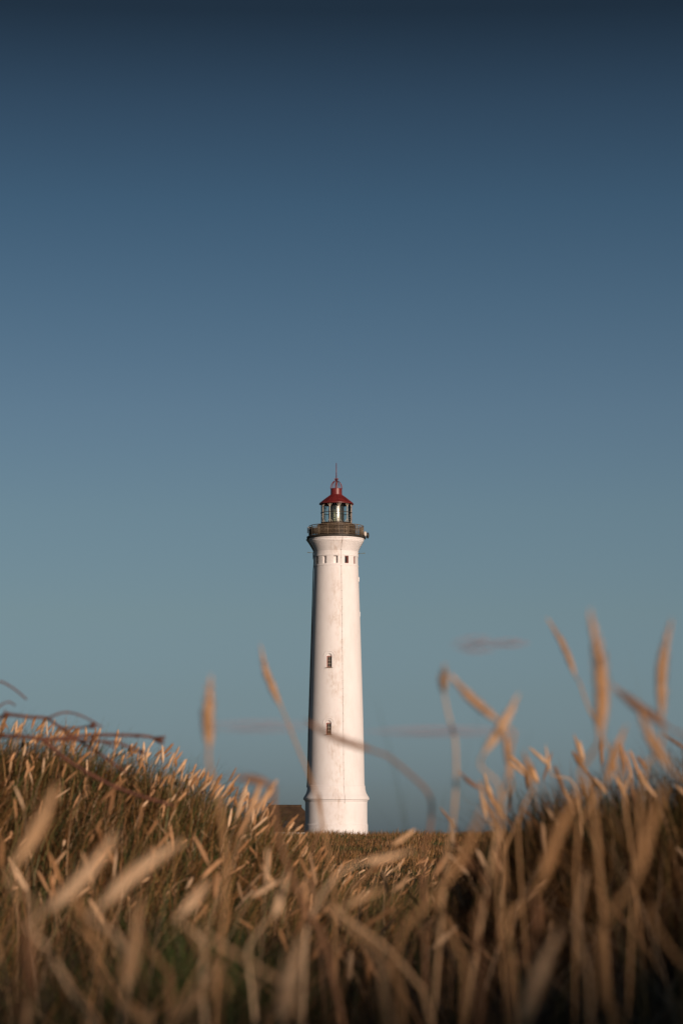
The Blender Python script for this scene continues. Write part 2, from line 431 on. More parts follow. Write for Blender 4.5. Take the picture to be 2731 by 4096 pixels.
# right dune
def right_grass():
    n = 44000
    x = rng.uniform(.22, 3.0, n); y = rng.uniform(6.5, 12, n)
    keep = x > .3+.02*(y-6)
    x, y = x[keep], y[keep]; n = len(x)
    g = wob(x, y, 3, 62)+rng.normal(0, .35, n)
    c = np.where((g > .35)[:, None], pick(GREEN*.7, n), pick(BROWN*.55, n))  # palettes scaled down, shadow among the tall ears put into the colour
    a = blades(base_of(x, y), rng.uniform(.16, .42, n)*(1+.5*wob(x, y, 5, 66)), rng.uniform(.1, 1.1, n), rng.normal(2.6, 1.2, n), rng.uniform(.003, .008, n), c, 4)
    stuff('grass', 'brown grass covering the right dune, its colour darkened for shade', [a], M['gblade'])
    m = 150
    x = rng.uniform(.36, 1.9, m); y = rng.uniform(7.2, 10.5, m)
    s, e = eared(x, y, rng.uniform(.16, .40, m), -.3, 0, rng.uniform(.06, .13, m), rng.uniform(.0045, .008, m), .24, .0016, STRAW*.75)
    stuff('grass_seed_heads', 'orange brown seed heads standing along the crest of the right dune', [s, e], M['gear'], 'seed heads')
right_grass()
# foreground undergrowth
def fore_grass():
    n = 20000
    x, y = scatter(n, 1.7, 9.5, 1.25, .25)
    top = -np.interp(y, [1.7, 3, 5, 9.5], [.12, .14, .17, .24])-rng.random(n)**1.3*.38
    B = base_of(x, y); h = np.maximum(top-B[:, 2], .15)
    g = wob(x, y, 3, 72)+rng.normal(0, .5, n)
    c = np.where((g > .0)[:, None], pick(GREEN*.5, n), pick(BROWN*.2, n))  # palettes darkened so the blade colour carries the shade between the stems
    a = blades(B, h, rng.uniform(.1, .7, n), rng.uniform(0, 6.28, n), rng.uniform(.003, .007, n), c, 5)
    # straw coloured stems crossing each other
    m = 90
    x, y = scatter(m, 2.6, 8, 1.2, .2)
    B = base_of(x, y)
    T = B.copy(); T[:, 0] += rng.normal(0, .22, m); T[:, 1] += rng.normal(0, .1, m)
    T[:, 2] = -np.interp(y, [2, 4, 8], [.07, .14, .22])-rng.random(m)*.16
    s = straws(B, T, rng.uniform(.0016, .003, m), pick(STRAW*.45, m), rng.normal(0, .05, (m, 3)), 4, 7)
    m2 = 1500
    x4, y4 = scatter(m2, 4.2, 10, 1.25, .3)
    B4 = base_of(x4, y4); h4 = np.maximum(-np.interp(y4, [4, 6, 10], [.06, .08, .10])-rng.random(m2)*.35-B4[:, 2], .12)
    dry = blades(B4, h4*1.25, rng.uniform(.2, 1.1, m2), rng.normal(0, 1.6, m2), rng.uniform(.003, .0075, m2), pick(STRAW*.95, m2)*rng.choice([.12, .3, 1], (m2, 1)), 8, 2.8)  # dark copies of the straw tint deepen the painted shade low down
    # bent dry leaves tangled on the right, catching the sun
    m5 = 1100
    y5 = rng.uniform(4.5, 9.5, m5); x5 = rng.uniform(.02, 1., m5)*y5*.17+.08
    B5 = base_of(x5, y5); px5 = 1365+x5/y5*10240
    top5 = np.interp(px5, [1500, 1900, 2200, 2731], [-.25, -.02, .06, .10])*y5/8-rng.random(m5)**.8*.55
    h5 = np.maximum(top5-B5[:, 2], .12)
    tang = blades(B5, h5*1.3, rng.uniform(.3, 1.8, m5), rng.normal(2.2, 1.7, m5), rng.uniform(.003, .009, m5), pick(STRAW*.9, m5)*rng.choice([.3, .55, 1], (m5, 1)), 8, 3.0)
    # a green tuft left of the middle
    m6 = 2200
    x6 = rng.normal(-.38, .2, m6); y6 = rng.uniform(6.3, 8.2, m6); B6 = base_of(x6, y6)
    h6 = np.maximum(-.10-rng.random(m6)*.28-np.abs(x6+.42)*.5-B6[:, 2], .1)
    tuft = blades(B6, h6, rng.uniform(.1, .6, m6), rng.uniform(0, 6.28, m6), rng.uniform(.003, .007, m6), pick(np.array([[.06, .10, .026], [.085, .12, .035], [.13, .13, .045]]), m6), 5)
    # a few thin leaves that rise into the sky
    q = 26
    x, y = scatter(q, 3.0, 7, .8, .0)
    x = np.where(rng.random(q) < .75, np.abs(x)*1.1+.05*y*.3, x)
    b = blades(base_of(x, y), 1.0+rng.uniform(.0, .34, q), rng.uniform(.1, .35, q), rng.uniform(0, 6.28, q), np.full(q, .003), pick(GREEN*1.1, q), 10, 2.4)
    stuff('grass', 'blurred grass undergrowth in front of the camera, partly coloured dark for shade', [a, s, b, dry, tang, tuft], M['gblade'])
    m = 95
    y7 = rng.uniform(6, 11.5, m); x7 = rng.uniform(-.145, .03, m)*y7
    B7 = base_of(x7, y7); px7 = 1365+x7/y7*10240
    top7 = -(np.interp(px7, [0, 600, 1100, 1700], [3180, 3260, 3480, 3560])+rng.random(m)*430-3330)/10240*y7
    h7 = np.maximum(top7-B7[:, 2], .15)
    s7, e7 = eared(x7, y7, h7, .25, 0, rng.uniform(.07, .14, m), rng.uniform(.005, .009, m), .4, .002, STRAW*.95)
    stuff('grass_seed_heads', 'soft tan seed heads between the camera and the left dune', [s7, e7], M['gear'], 'seed heads')
    # grass on the added unseen dune behind the camera, softening the shadow it casts
    n = 8000
    x = rng.uniform(2, 18, n); y = rng.uniform(-17, -11, n)
    c = pick(BROWN, n)
    d = blades(base_of(x, y), rng.uniform(.2, .5, n), rng.uniform(.1, .8, n), rng.uniform(0, 6.28, n), rng.uniform(.006, .012, n), c, 3)
    stuff('grass', 'grass on the unseen dune added behind the camera to shade the foreground', [d], M['gblade'])
fore_grass()

# ---------------------------------------------------------------- foreground stalks, each a thing
K = 2731/1568.0
def smooth_path(pts, n=28):
    p = [Vector(a) for a in pts]
    if len(p) == 2: p = [p[0], (p[0]+p[1])/2, p[1]]
    p = [p[0]*2-p[1]]+p+[p[-1]*2-p[-2]]
    out = []; segs = len(p)-3; per = max(3, n//segs)
    for i in range(segs):
        a, b, c, d = p[i:i+4]
        for k in range(per):
            t = k/per
            out.append(.5*((2*b)+(c-a)*t+(2*a-5*b+4*c-d)*t*t+(3*b-a-3*c+d)*t**3))
    out.append(p[-2]); return out
def head_mesh(tip, base, rad, tint, bend):
    """dense spike of small overlapping spikelets on a core"""
    L = (tip-base).length; ax = (tip-base).normalized()
    ref = Vector((0, 1, 0)); a = ax.cross(ref).normalized(); b = ax.cross(a)
    V = []; Fc = []; C = []
    def axis(t): return base+(tip-base)*t + a*(bend*L*math.sin(math.pi*t))
    def pr(t): return (min(1, .42+t*3.2)*min(1, (1-t)*1.9+.10))
    ns, nr = 8, 14
    for i in range(nr):
        t = i/(nr-1)
        for k in range(ns):
            q = 6.283*k/ns; r = rad*.72*pr(t)*random.uniform(.9, 1.1)
            V.append(axis(t)+(a*math.cos(q)+b*math.sin(q))*r); C.append([x*.8 for x in tint])
    for i in range(nr-1):
        for k in range(ns):
            l = (k+1) % ns; Fc.append((i*ns+k, i*ns+l, (i+1)*ns+l, (i+1)*ns+k))
    m = int(L/.0011)
    for j in range(m):
        t = (j+random.random())/m*.97; q = random.uniform(0, 6.283)
        o = (a*math.cos(q)+b*math.sin(q)); sd = ax.cross(o)
        r = rad*pr(t); l = random.uniform(.011, .020); w = .0011
        p0 = axis(t)+o*r*.55; p1 = p0+ax*l*.5+o*r*.38; p2 = p0+ax*l+o*r*.55
        f = random.uniform(.7, 1.25); bidx = len(V)
        V += [p0, p1-sd*w, p1+sd*w, p2]; C += [[x*f for x in tint]]*4
        Fc.append((bidx, bidx+1, bidx+3, bidx+2))
    return np.array([tuple(v) for v in V]), np.array(Fc), np.array(C)
def stalk(label, d, head, stem, rad=.0075, tint=(.52, .33, .18), leaf=None, sr=.0027, dy=0., bend=0., group='tall seed stalks of grass in the foreground'):
    """head = (tip, base) and stem = points down from the head, in display pixels; the stem goes on to the ground"""
    pts = [P(x*K, y*K, d) for x, y in stem]
    if head:
        hb = P(head[1][0]*K, head[1][1]*K, d); ht = P(head[0][0]*K, head[0][1]*K, d); e = (hb-ht)
        pts = [hb, hb+e.normalized()*min(.025, e.length*.25)] + (pts[1:] if (pts[0]-hb).length < .035 and len(pts) > 1 else pts)
        if not bend: bend = random.choice((-1, 1))*random.uniform(.02, .06)
    last = pts[-1]; prev = pts[-2] if len(pts) > 1 else last+Vector((0, 0, .1))
    v = (last-prev); gx = last.x
    gz = float(gh(last.x, d)); drop = max(last.z-gz, .05)
    sl = max(-.5, min(.5, v.x/max(.02, -v.z)))
    gx = last.x + sl*drop*.45
    mid = Vector((last.x+sl*drop*.3, d, last.z-drop*.5)); foot = Vector((gx, d, float(gh(gx, d))-.02))
    root = empty('grass_stalk', Vector((foot.x, foot.y, foot.z+.02)))
    tag(root, label, 'grass stalk', group)
    off = root.location
    path = smooth_path(pts+[mid, foot], 36)
    n = len(path)
    p2 = random.uniform(0, 6.28); path = [p+Vector((.022*(math.sin(p2+5.5*i/n)-math.sin(p2))*min(1, i/12), 0, 0)) for i, p in enumerate(path)]
    # gentle sway in depth so nothing lies in one plane
    ph = random.uniform(0, 6.28)
    path = [p+Vector((0, .03*math.sin(ph+4*i/n)-.03*math.sin(ph), 0)) for i, p in enumerate(path)]
    mb = MB(); mb.tube([p-off for p in path], [sr*(.6+.6*i/n) for i in range(n)], 6)
    st = mb.build('stem', None, root, True); me = st.data
    c = np.array([tint])*.82
    a = me.attributes.new("tint", 'FLOAT_COLOR', 'POINT'); cc = np.repeat(np.concatenate([c, [[1]]], 1), len(me.vertices), 0)
    cc[:, :3] *= rng.uniform(.8, 1.1, (len(cc), 1))
    a.data.foreach_set("color", cc.astype(np.float32).ravel()); me.materials.append(M['gear'])
    if head:
        tip = P(head[0][0]*K, head[0][1]*K, d+dy); bs = P(head[1][0]*K, head[1][1]*K, d)
        V, Fq, C = head_mesh(tip-off, bs-off, rad, tint, bend)
        link('seed_head', mesh_np('seed_head', V, Fq, C, M['gear']), None, root, False)
    if leaf:
        lp = [P(x*K, y*K, d+.02) for x, y in leaf]; lp = smooth_path(lp, 16); m = len(lp)
        mb = MB(); vs = []; fs = []
        for i, p in enumerate(lp):
            w = .0032*(1-(i/(m-1))**2*.9)
            vs += [p-off+Vector((0, w, w*.6)), p-off-Vector((0, w, w*.6))]
        for i in range(m-1): fs.append((2*i, 2*i+1, 2*i+3, 2*i+2))
        lv = mesh_np('leaf', np.array([tuple(v) for v in vs]), np.array(fs), np.repeat(np.array([tint])*.5, len(vs), 0), M['gear'])
        link('leaf', lv, None, root)
    return root
T1 = (.70, .45, .25); T2 = (.54, .31, .145); T3 = (.28, .145, .075); T4 = (.84, .59, .37)
S = stalk
S('tan seed stalk leaning left, rising into the sky just left of the tower', 5.3, ((601, 1490), (645, 1622)), [(660, 1700), (682, 1810), (700, 1930), (722, 2060), (735, 2180)], .0078, T2)
S('thick upright seed stalk standing alone against the sky between left dune and tower', 3.9, ((484, 1562), (480, 1715)), [(478, 1800), (468, 1920), (455, 2020), (440, 2170)], .0105, T2, sr=.0036)
S('slim seed stalk leaning left beside the tallest stalk on the right', 5.3, ((1259, 1428), (1320, 1552)), [(1345, 1650), (1365, 1740), (1385, 1850)], .0068, T2)
S('tallest and thickest upright seed stalk on the right, reaching highest into the sky', 3.5, ((1352, 1413), (1377, 1690)), [(1382, 1790), (1385, 1900)], .0112, T2, sr=.0036)
S('upright seed stalk at the right edge of the picture, tip against the sky', 3.9, ((1541, 1432), (1519, 1645)), [(1512, 1730), (1505, 1850)], .0088, T2)
S('dark seed stalk bent over to the left near the right edge', 3.8, ((1410, 1578), (1530, 1668)), [(1556, 1730), (1575, 1850)], .0085, T3)  # dark tint stands in for a backlit head
S('seed stalk under the dark bent one, leaning left at the right edge', 3.7, ((1472, 1640), (1535, 1765)), [(1560, 1850)], .0085, T2)
S('seed stalk seen end on with a short head over a long straight stem', 4.3, ((1022, 1535), (1018, 1588)), [(1008, 1660), (995, 1760), (978, 1900), (970, 2000)], .0085, T1, dy=-.05)
S('seed stalk with its head slanting down to the right from beside the end on head', 4.2, ((1038, 1552), (1143, 1655)), [(1160, 1715), (1172, 1800), (1188, 1900)], .0082, T2)
S('seed stalk leaning right, its pale head crossing over the slanting one', 4.1, ((1183, 1606), (1112, 1728)), [(1098, 1800), (1090, 1900), (1070, 2000)], .0088, T1)
S('seed stalk with a slim lit head hanging straight below the two crossed heads', 4.6, ((1152, 1660), (1172, 1785)), [(1182, 1850), (1190, 1950)], .0070, T2)
S('long bare dry stalk arching left across the lower window of the tower', 4.2, ((712, 1658), (852, 1722)), [(905, 1765), (945, 1812), (972, 1850), (985, 1920), (990, 2000)], .0070, T3, sr=.0034)
S('dark stalk drooping left below the tower, over the dune crest', 4.0, ((546, 1786), (618, 1802)), [(655, 1850), (690, 1930), (712, 2010), (738, 2110), (760, 2200)], .0085, T3, sr=.0045)
S('slim seed stalk with its small dark head in front of the tower plinth', 6.5, ((733, 1828), (737, 1884)), [(742, 1930), (752, 2000)], .0046, T3)
S('large seed head at the left edge, higher than the other pale heads', 3.0, ((128, 1805), (30, 1990)), [(10, 2080), (0, 2180)], .0112, T1)
S('pale seed head leaning right, in the middle of three slanting ones at lower left', 3.0, ((255, 1925), (112, 2088)), [(170, 2190), (230, 2300), (250, 2400)], .0116, T4)
S('brightest seed head, slanting low to the right at lower left', 3.0, ((414, 1940), (235, 2078)), [(215, 2160), (205, 2300)], .0116, T4)
S('short pale seed head leaning right in front of the upright thick stem', 3.4, ((468, 2036), (412, 2102)), [(440, 2180), (470, 2300)], .0092, T4)
S('upright brown seed head low under the slanting bright one', 2.8, ((318, 2085), (282, 2290)), [(280, 2400)], .0088, T1)
S('narrow seed head leaning left between the lower left pale heads', 3.0, ((170, 2035), (222, 2180)), [(262, 2290), (300, 2400)], .0062, T2)
S('dim upright seed head at the lower left corner', 2.6, ((45, 2095), (68, 2285)), [(80, 2400)], .0078, T3)
S('seed head leaning right at the bottom edge, left of centre', 2.6, ((492, 2228), (395, 2340)), [(375, 2420)], .0080, T1)
S('pale upright seed head at the bottom edge below the tower', 2.6, ((692, 2168), (648, 2345)), [(635, 2450)], .0098, T4)
S('small pale seed head just under the drooping stalk, below the tower', 4.0, ((655, 2020), (628, 2105)), [(622, 2200), (625, 2300)], .0098, T4)
S('large pale seed head at the bottom edge, right of centre', 2.5, ((1278, 2148), (1198, 2345)), [(1185, 2450)], .0105, T4)
S('broad brown seed head leaning right, in front of the right dune', 2.8, ((1332, 1822), (1240, 2030)), [(1215, 2150), (1200, 2300)], .0085, T2, sr=.0036)
S('long brown seed head beside the right edge with a thick pale stem below', 2.6, ((1522, 1822), (1458, 2020)), [(1442, 2150), (1438, 2300), (1430, 2420)], .0085, T2, sr=.0044)
S('seed head pointing up from the right dune, between the tallest stalk and the right edge', 4.2, ((1432, 1680), (1392, 1795)), [(1385, 1870), (1380, 1980)], .0085, T2)
S('brown seed head leaning right over a long slanting stem, right of the tower foot', 2.9, ((1100, 1868), (1012, 2040)), [(975, 2130), (930, 2230), (910, 2350)], .0062, T2, sr=.0036)
S('arching stalk with its greyish head bent left below the right dune', 2.9, ((1062, 1978), (1128, 2032)), [(1152, 2110), (1155, 2200), (1120, 2330)], .0066, T3, sr=.0036)
S('pale horizontal seed head pointing right, just below the tower foot', 4.0, ((938, 1952), (835, 1980)), [(790, 2010), (765, 2090), (760, 2200)], .0065, T4)
S('short seed head leaning right, low in front of the hollow', 3.6, ((868, 2050), (790, 2085)), [(820, 2160), (880, 2250), (920, 2350)], .0060, T1, sr=.0036)
S('upright seed head low behind the long right stem', 3.0, ((1225, 2060), (1232, 2150)), [(1240, 2260), (1245, 2400)], .0068, T3)
S('small dark seed head bent left, first on the slope right of the tower', 7.2, ((1058, 1775), (1102, 1812)), [(1112, 1870), (1118, 1960)], .0070, T3)
S('lit seed head under the small dark bent one on the right slope', 7.4, ((1102, 1800), (1118, 1880)), [(1124, 1940), (1128, 2000)], .0068, T1)
S('seed head leaning left, third on the slope right of the tower', 7.0, ((1110, 1800), (1160, 1880)), [(1170, 1930), (1176, 2000)], .0070, T2)
S('tiny upright seed head on a crooked stem, highest above the dip of the right dune', 8.0, ((1254, 1720), (1262, 1770)), [(1285, 1795), (1298, 1860)], .0050, T1)
S('stubby brown seed head standing on the right dune, below the crossed heads', 5.0, ((1205, 1738), (1222, 1800)), [(1232, 1870), (1238, 1950)], .0095, T2)
S('bare pale stem crossing the lower left, slanting down to the right', 2.7, None, [(455, 2130), (540, 2210), (630, 2290), (700, 2380)], .008, T1, sr=.0034)
S('bare pale stem crossing the lower centre, slanting down to the right', 2.7, None, [(690, 2030), (760, 2110), (850, 2230), (905, 2330)], .008, T1, sr=.0034)
S('bare brown stem beside the upright thick stalk, lower left', 2.7, None, [(425, 2110), (452, 2200), (480, 2290), (495, 2400)], .008, T2, sr=.0034)

S('bare stem under the pale slanting seed heads, leaning slightly right', 3.1, None, [(300, 2090), (325, 2200), (350, 2350)], .008, T2, sr=.0036)
S('bare brown stem to the right of the slanting centre stem', 3.3, None, [(1005, 2030), (1000, 2150), (1010, 2350)], .008, T2, sr=.0040)
S('bare stem in front of the right dune, left of the long brown seed head', 3.0, None, [(1345, 2000), (1310, 2150), (1285, 2350)], .008, T1, sr=.0034)
S('bare stem leaning right out of the lower right corner', 2.8, None, [(1488, 2080), (1512, 2200), (1550, 2350)], .008, T2, sr=.0034)

# dry weed with calyx heads on the left dune
def weed():
    d = 8.5; RS = 1.75
    foot = P(60*K, 1990*K, d); gz = float(gh(foot.x, d)); rootp = Vector((foot.x-.12, d, gz))
    root = empty('dry_weed', rootp); tag(root, 'leafless red brown weed with dried flower heads leaning over the left dune', 'dry weed')
    def W(pts, r, dd=0.):
        mb = MB(); q = [P(x*K, y*K, d+dd*2+.02*i) - rootp for i, (x, y) in enumerate(pts)]
        mb.tube(smooth_path(q, 20), [RS*r*(1.15-.5*i/30) for i in range(len(smooth_path(q, 20)))], 6); return mb
    def joined(lists, name):
        mb = MB()
        for pts, r, dd in lists:
            m2 = W(pts, r, dd); mb.add(m2.v, m2.f)
        return mb.build(name, M['twig'], root, True)
    # main stem climbs from the ground
    mb = MB(); q = [Vector((0, 0, -.02)), Vector((-.05, 0, .35)), P(-60*K, 1740*K, d)-rootp, P(0, 1690*K, d)-rootp]
    sp = smooth_path(q, 20); mb.tube(sp, .007, 6); mb.build('stem', M['twig'], root, True)
    joined([([(0, 1690), (60, 1692), (108, 1698), (190, 1690), (260, 1688), (330, 1690), (362, 1697)], .0032, 0)], 'branch')
    joined([([(-40, 1700), (5, 1645), (70, 1647), (108, 1650), (140, 1672), (180, 1700), (235, 1735), (290, 1775)], .003, .05)], 'branch')
    joined([([(108, 1650), (150, 1636), (190, 1645), (235, 1670)], .0018, .05), ([(108, 1648), (140, 1670), (175, 1672), (215, 1667)], .0022, .05)], 'branch')
    joined([([(108, 1698), (180, 1700), (260, 1705), (295, 1715), (318, 1724)], .0024, .02), ([(190, 1700), (230, 1702), (265, 1718)], .0018, .02)], 'branch')
    joined([([(-60, 1740), (-40, 1600), (-5, 1566), (30, 1580), (62, 1606)], .0022, .1)], 'branch')
    joined([([(-50, 1720), (-20, 1640), (0, 1622), (20, 1612), (36, 1620)], .0018, .12)], 'branch')
    joined([([(100, 1700), (130, 1725), (170, 1755), (250, 1800), (330, 1830), (400, 1850)], .0036, .02)], 'branch')
    def head(x, y, ang, s):
        s *= RS
        c = P(x*K, y*K, d+.1)-rootp; mb = MB(); k = 9
        ax = Vector((math.cos(ang), 0, math.sin(ang)))
        up = ax.cross(Vector((0, 1, 0))); up.normalize()
        for i in range(k):
            q = 6.283*i/k; o = up*math.cos(q)+Vector((0, 1, 0))*math.sin(q)
            mb.tube([c-ax*s*.9, c-ax*s*.3+o*s*.34, c+ax*s*.35+o*s*.5, c+ax*s+o*s*.75], [s*.13, s*.2, s*.16, s*.03], 4)
        mb.tube([c-ax*s, c-ax*s*.5, c, c+ax*s*.3], [s*.15, s*.36, s*.38, s*.1], 6)
        mb.build('flower_head', M['twig'], root, True)
    head(366, 1699, -.15, .0115); head(325, 1727, -.5, .008); head(212, 1667, .25, .009); head(14, 1642, 1.2, .008); head(108, 1700, 2.4, .008)
    head(312, 1690, 0, .006)
weed()

# ---------------------------------------------------------------- lighthouse
YT = 280.0
CX = P(1344.5, 3300, YT).x
def zt(py): return P(1344.5, py, YT).z
def rt(rpx, py): return rpx*mpp(P(1344.5, py, YT))
Z0 = float(gh(CX, YT))-.3
LH = empty('lighthouse', (CX, YT, Z0+.3))
tag(LH, 'tall white round lighthouse with red lantern roof and dark iron gallery on the hill', 'lighthouse')
OZ = Z0+.3
def pr(lst): return [(rt(r, y), zt(y)-OZ) for r, y in lst]
def cyl(ang, r, z):                       # ang in degrees, 0 faces the camera, + to the right
    a = R(ang); return Vector((r*math.sin(a), -r*math.cos(a), z))
def cut(o, cutter):
    m = o.modifiers.new('b', 'BOOLEAN'); m.operation = 'DIFFERENCE'; m.solver = 'EXACT'; m.object = cutter
    bpy.context.view_layer.update()
    dg = bpy.context.evaluated_depsgraph_get(); me = bpy.data.meshes.new_from_object(o.evaluated_get(dg))
    o.modifiers.clear(); old = o.data; o.data = me; bpy.data.meshes.remove(old)
    me.polygons.foreach_set("use_smooth", [True]*len(me.polygons)); me.set_sharp_from_angle(angle=R(22))
    bpy.data.objects.remove(cutter)
# plinth
ysill = 3195
mb = MB(); prof = [(rt(126.5, 3300), -1.5)] + pr([(126.5, 3299), (124.2, 3295), (124, 3208), (126, 3205), (126.5, 3202), (131.5, 3199), (132, 3193), (130.5, 3190), (129, 3187), (125, 3181), (121, 3174), (118.2, 3166), (117.2, 3160)])
mb.lathe(prof, 128); mb.build('plinth', M['white'], LH, angle=22)
# shaft
mb = MB()
prof = pr([(116.6, 3160), (115.8, 3146), (115.2, 3143), (113.4, 3141.5)])
for y in range(3120, 2272, -60):
    prof += pr([(np.interp(y, [2268, 2500, 2900, 3141], [87.6, 96.0, 108.4, 113.2]), y)])
prof += pr([(87.8, 2269)])
mb.lathe(prof, 160); shaft = mb.build('tower_shaft', M['white'], LH, angle=22)
def arch_cutter(ang, py_c, w, hbot, htop, r, depth):
    """prism with a round head pushed into the wall; w width, heights from centre line"""
    mb = MB(); o = cyl(ang, 1, 0); tx = Vector((-o.y, o.x, 0))*1.0
    outl = [(-w/2, hbot), (w/2, hbot)] + [(w/2*math.cos(q), htop+w/2*math.sin(q)) for q in np.linspace(0, math.pi, 17)]
    n = len(outl); vs = []
    for rr in (r-depth, r+.5):
        for a, b in outl: vs.append(o*rr+tx*a+Vector((0, 0, py_c+b)))
    fs = [tuple(range(n)), tuple(range(2*n-1, n-1, -1))]+[(i, i+n, (i+1) % n+n, (i+1) % n) for i in range(n)]
    mb.add(vs, fs); c = mb.build('cutter', None, None)
    c.location = (CX, YT, OZ)
    bm = bmesh.new(); bm.from_mesh(c.data); bmesh.ops.recalc_face_normals(bm, faces=bm.faces); bm.to_mesh(c.data); bm.free()
    return c
WA = -16.2
wins = []
for (pc, label) in ((2653, 'upper arched window of the shaft with red frame'), (2919, 'lower arched window of the shaft, partly behind a grass stalk')):
    zc = zt(pc)-OZ; r = rt(np.interp(pc, [2268, 2500, 2900, 3141], [87.6, 96.0, 108.4, 113.2]), pc)
    cut(shaft, arch_cutter(WA, zc, .60, -.62, .60, r, .34))
    wins.append((pc, zc, r, label))
for pc, zc, r, label in wins:
    o = cyl(WA, 1, 0); tx = Vector((-o.y, o.x, 0)); Mx = Matrix((tx, -o, Vector((0, 0, 1)))).transposed()
    def at(a, rr, b): return o*rr+tx*a+Vector((0, 0, zc+b))
    rf = r-.20
    mb = MB()
    for a in (-.26, .26): mb.box(at(a, rf, 0), (.075, .08, 1.22), Mx)
    mb.box(at(0, rf, .60), (.60, .085, .08), Mx); mb.box(at(0, rf, -.58), (.60, .085, .08), Mx)
    mb.box(at(0, rf, .585), (.60, .06, .05), Mx)
    fr = mb.build('window', M['redd'], LH); fr['label'] = label
    mb = MB(); mb.box(at(0, rf-.03, 0), (.5, .012, 1.1), Mx); mb.build('pane', M['darkglass'], fr)
    mb = MB(); mb.box(at(0, rf+.01, 0), (.03, .03, 1.1), Mx)
    for b in (-.2, .17): mb.box(at(0, rf+.008, b), (.5, .026, .03), Mx)
    for b in (-.535, .535): mb.box(at(0, rf+.012, b), (.46, .02, .028), Mx)
    for a in (-.215, .215): mb.box(at(a, rf+.014, 0), (.026, .02, 1.06), Mx)
    mb.build('glazing_bar', M['cream'], fr)
    # white round head above the casement
    mb = MB(); outl = [(.297*math.cos(q), .645+.25*math.sin(q)) for q in np.linspace(0, math.pi, 13)]
    vs = [at(a, rf+.02, b) for a, b in outl]+[at(a, rf-.1, b) for a, b in outl]; n = len(outl)
    mb.add(vs, [tuple(range(n)), tuple(range(2*n-1, n-1, -1))]+[(i, i+n, (i+1) % n+n, (i+1) % n) for i in range(n)]); mb.build('arch_infill', M['white'], fr)
    mb = MB(); mb.box(at(0, r-.02, -.655), (.86, .30, .05), Mx); mb.build('sill', M['pipe'], fr)
    mb = MB(); pts = []
    for q in np.linspace(-.1, math.pi+.1, 30):
        a = .60*math.cos(q); b = .62+.55*math.sin(q)
        rr = math.sqrt(max((r-.034*b*.5)**2, .1)); ang = WA+math.degrees(math.asin(a/rr)); pts.append(cyl(ang, rr+.005, zc+b))
    mb.tube(pts, .035, 6); mb.build('arch_moulding', M['white'], fr, True)
# frieze with twelve openings
mb = MB()
prof = pr([(88.6, 2269), (88.9, 2268.5), (89.2, 2266), (88.9, 2264), (87.0, 2263), (86.8, 2231), (87.2, 2229.5), (88.8, 2229), (89.0, 2226), (88.4, 2224.5)])
mb.lathe(prof, 144); fz = mb.build('frieze', M['white'], LH, angle=22)
zA, zB = zt(2260.5)-OZ, zt(2231)-OZ; rF = rt(87, 2245)
FA = [(-1.5+30*k) for k in range(12)]
for a in FA:
    mbc = MB(); o = cyl(a, 1, 0); tx = Vector((-o.y, o.x, 0)); Mx = Matrix((tx, -o, Vector((0, 0, 1)))).transposed()
    mbc.box(o*(rF-.05)+Vector((0, 0, (zA+zB)/2)), (.47, .62, zB-zA), Mx)
    c = mbc.build('cutter', None, None); c.location = (CX, YT, OZ); cut(fz, c)
for a, lab in ((-61.5, None), (28.5, 'square frieze window with red frame right of the conductor'), (58.5, None)):
    o = cyl(a, 1, 0); tx = Vector((-o.y, o.x, 0)); Mx = Matrix((tx, -o, Vector((0, 0, 1)))).transposed(); zc = (zA+zB)/2
    def at(x, rr, b): return o*rr+tx*x+Vector((0, 0, zc+b))
    hh = (zB-zA); rf = rF-.24; mb = MB()
    for x in (-.2, .2): mb.box(at(x, rf, 0), (.07, .07, hh), Mx)
    for b in (-hh/2+.035, hh/2-.035): mb.box(at(0, rf, b), (.33, .066, .07), Mx)
    fr = mb.build('frieze_window', M['redd'], LH)
    if lab: fr['label'] = lab
    mb = MB(); mb.box(at(0, rf-.01, 0), (.36, .012, hh-.1), Mx); mb.build('pane', M['darkglass'], fr)
# corbelled head with stepped brick courses
mb = MB(); L0 = [(88.2, 2224.5), (87.8, 2222), (87.4, 2212)]
ctrl_y = [2212, 2204, 2196, 2188, 2180, 2174]; ctrl_r = [87.4, 89.4, 92.6, 97, 102.0, 105.5]
y = 2210.0; steps = []
while y > 2174:
    r = np.interp(-y, [-q for q in ctrl_y], ctrl_r); steps += [(r, y), (r, y-2.0), ]; y -= 2.6
    steps += [(r-1.5, y+.3)]
prof = pr(L0+steps+[(106, 2173), (106.8, 2169), (108.8, 2168.6), (109.2, 2164), (108.6, 2163), (110.6, 2161), (111.4, 2157), (111.4, 2150.5)])
mb.lathe(prof, 144); mb.build('corbelled_head', M['white'], LH, angle=22)
# gallery deck
mb = MB(); mb.lathe(pr([(111.8, 2156.5), (116, 2156), (118.5, 2153), (118.8, 2150), (117.5, 2147.5), (60, 2146.8)]), 144); gal = mb.build('gallery_deck', M['black'], LH, angle=30)
zD = zt(2147)-OZ
# black bracket under the deck at the left
mb = MB(); mb.tube([cyl(-86, rt(117, 2155), zt(2157)-OZ), cyl(-86, rt(107, 2173), zt(2173)-OZ), cyl(-86, rt(97, 2190), zt(2190)-OZ), cyl(-86, rt(90, 2206), zt(2206)-OZ)], [.16, .12, .1, .06], 6); mb.build('gallery_bracket', M['pipe'], LH, True)
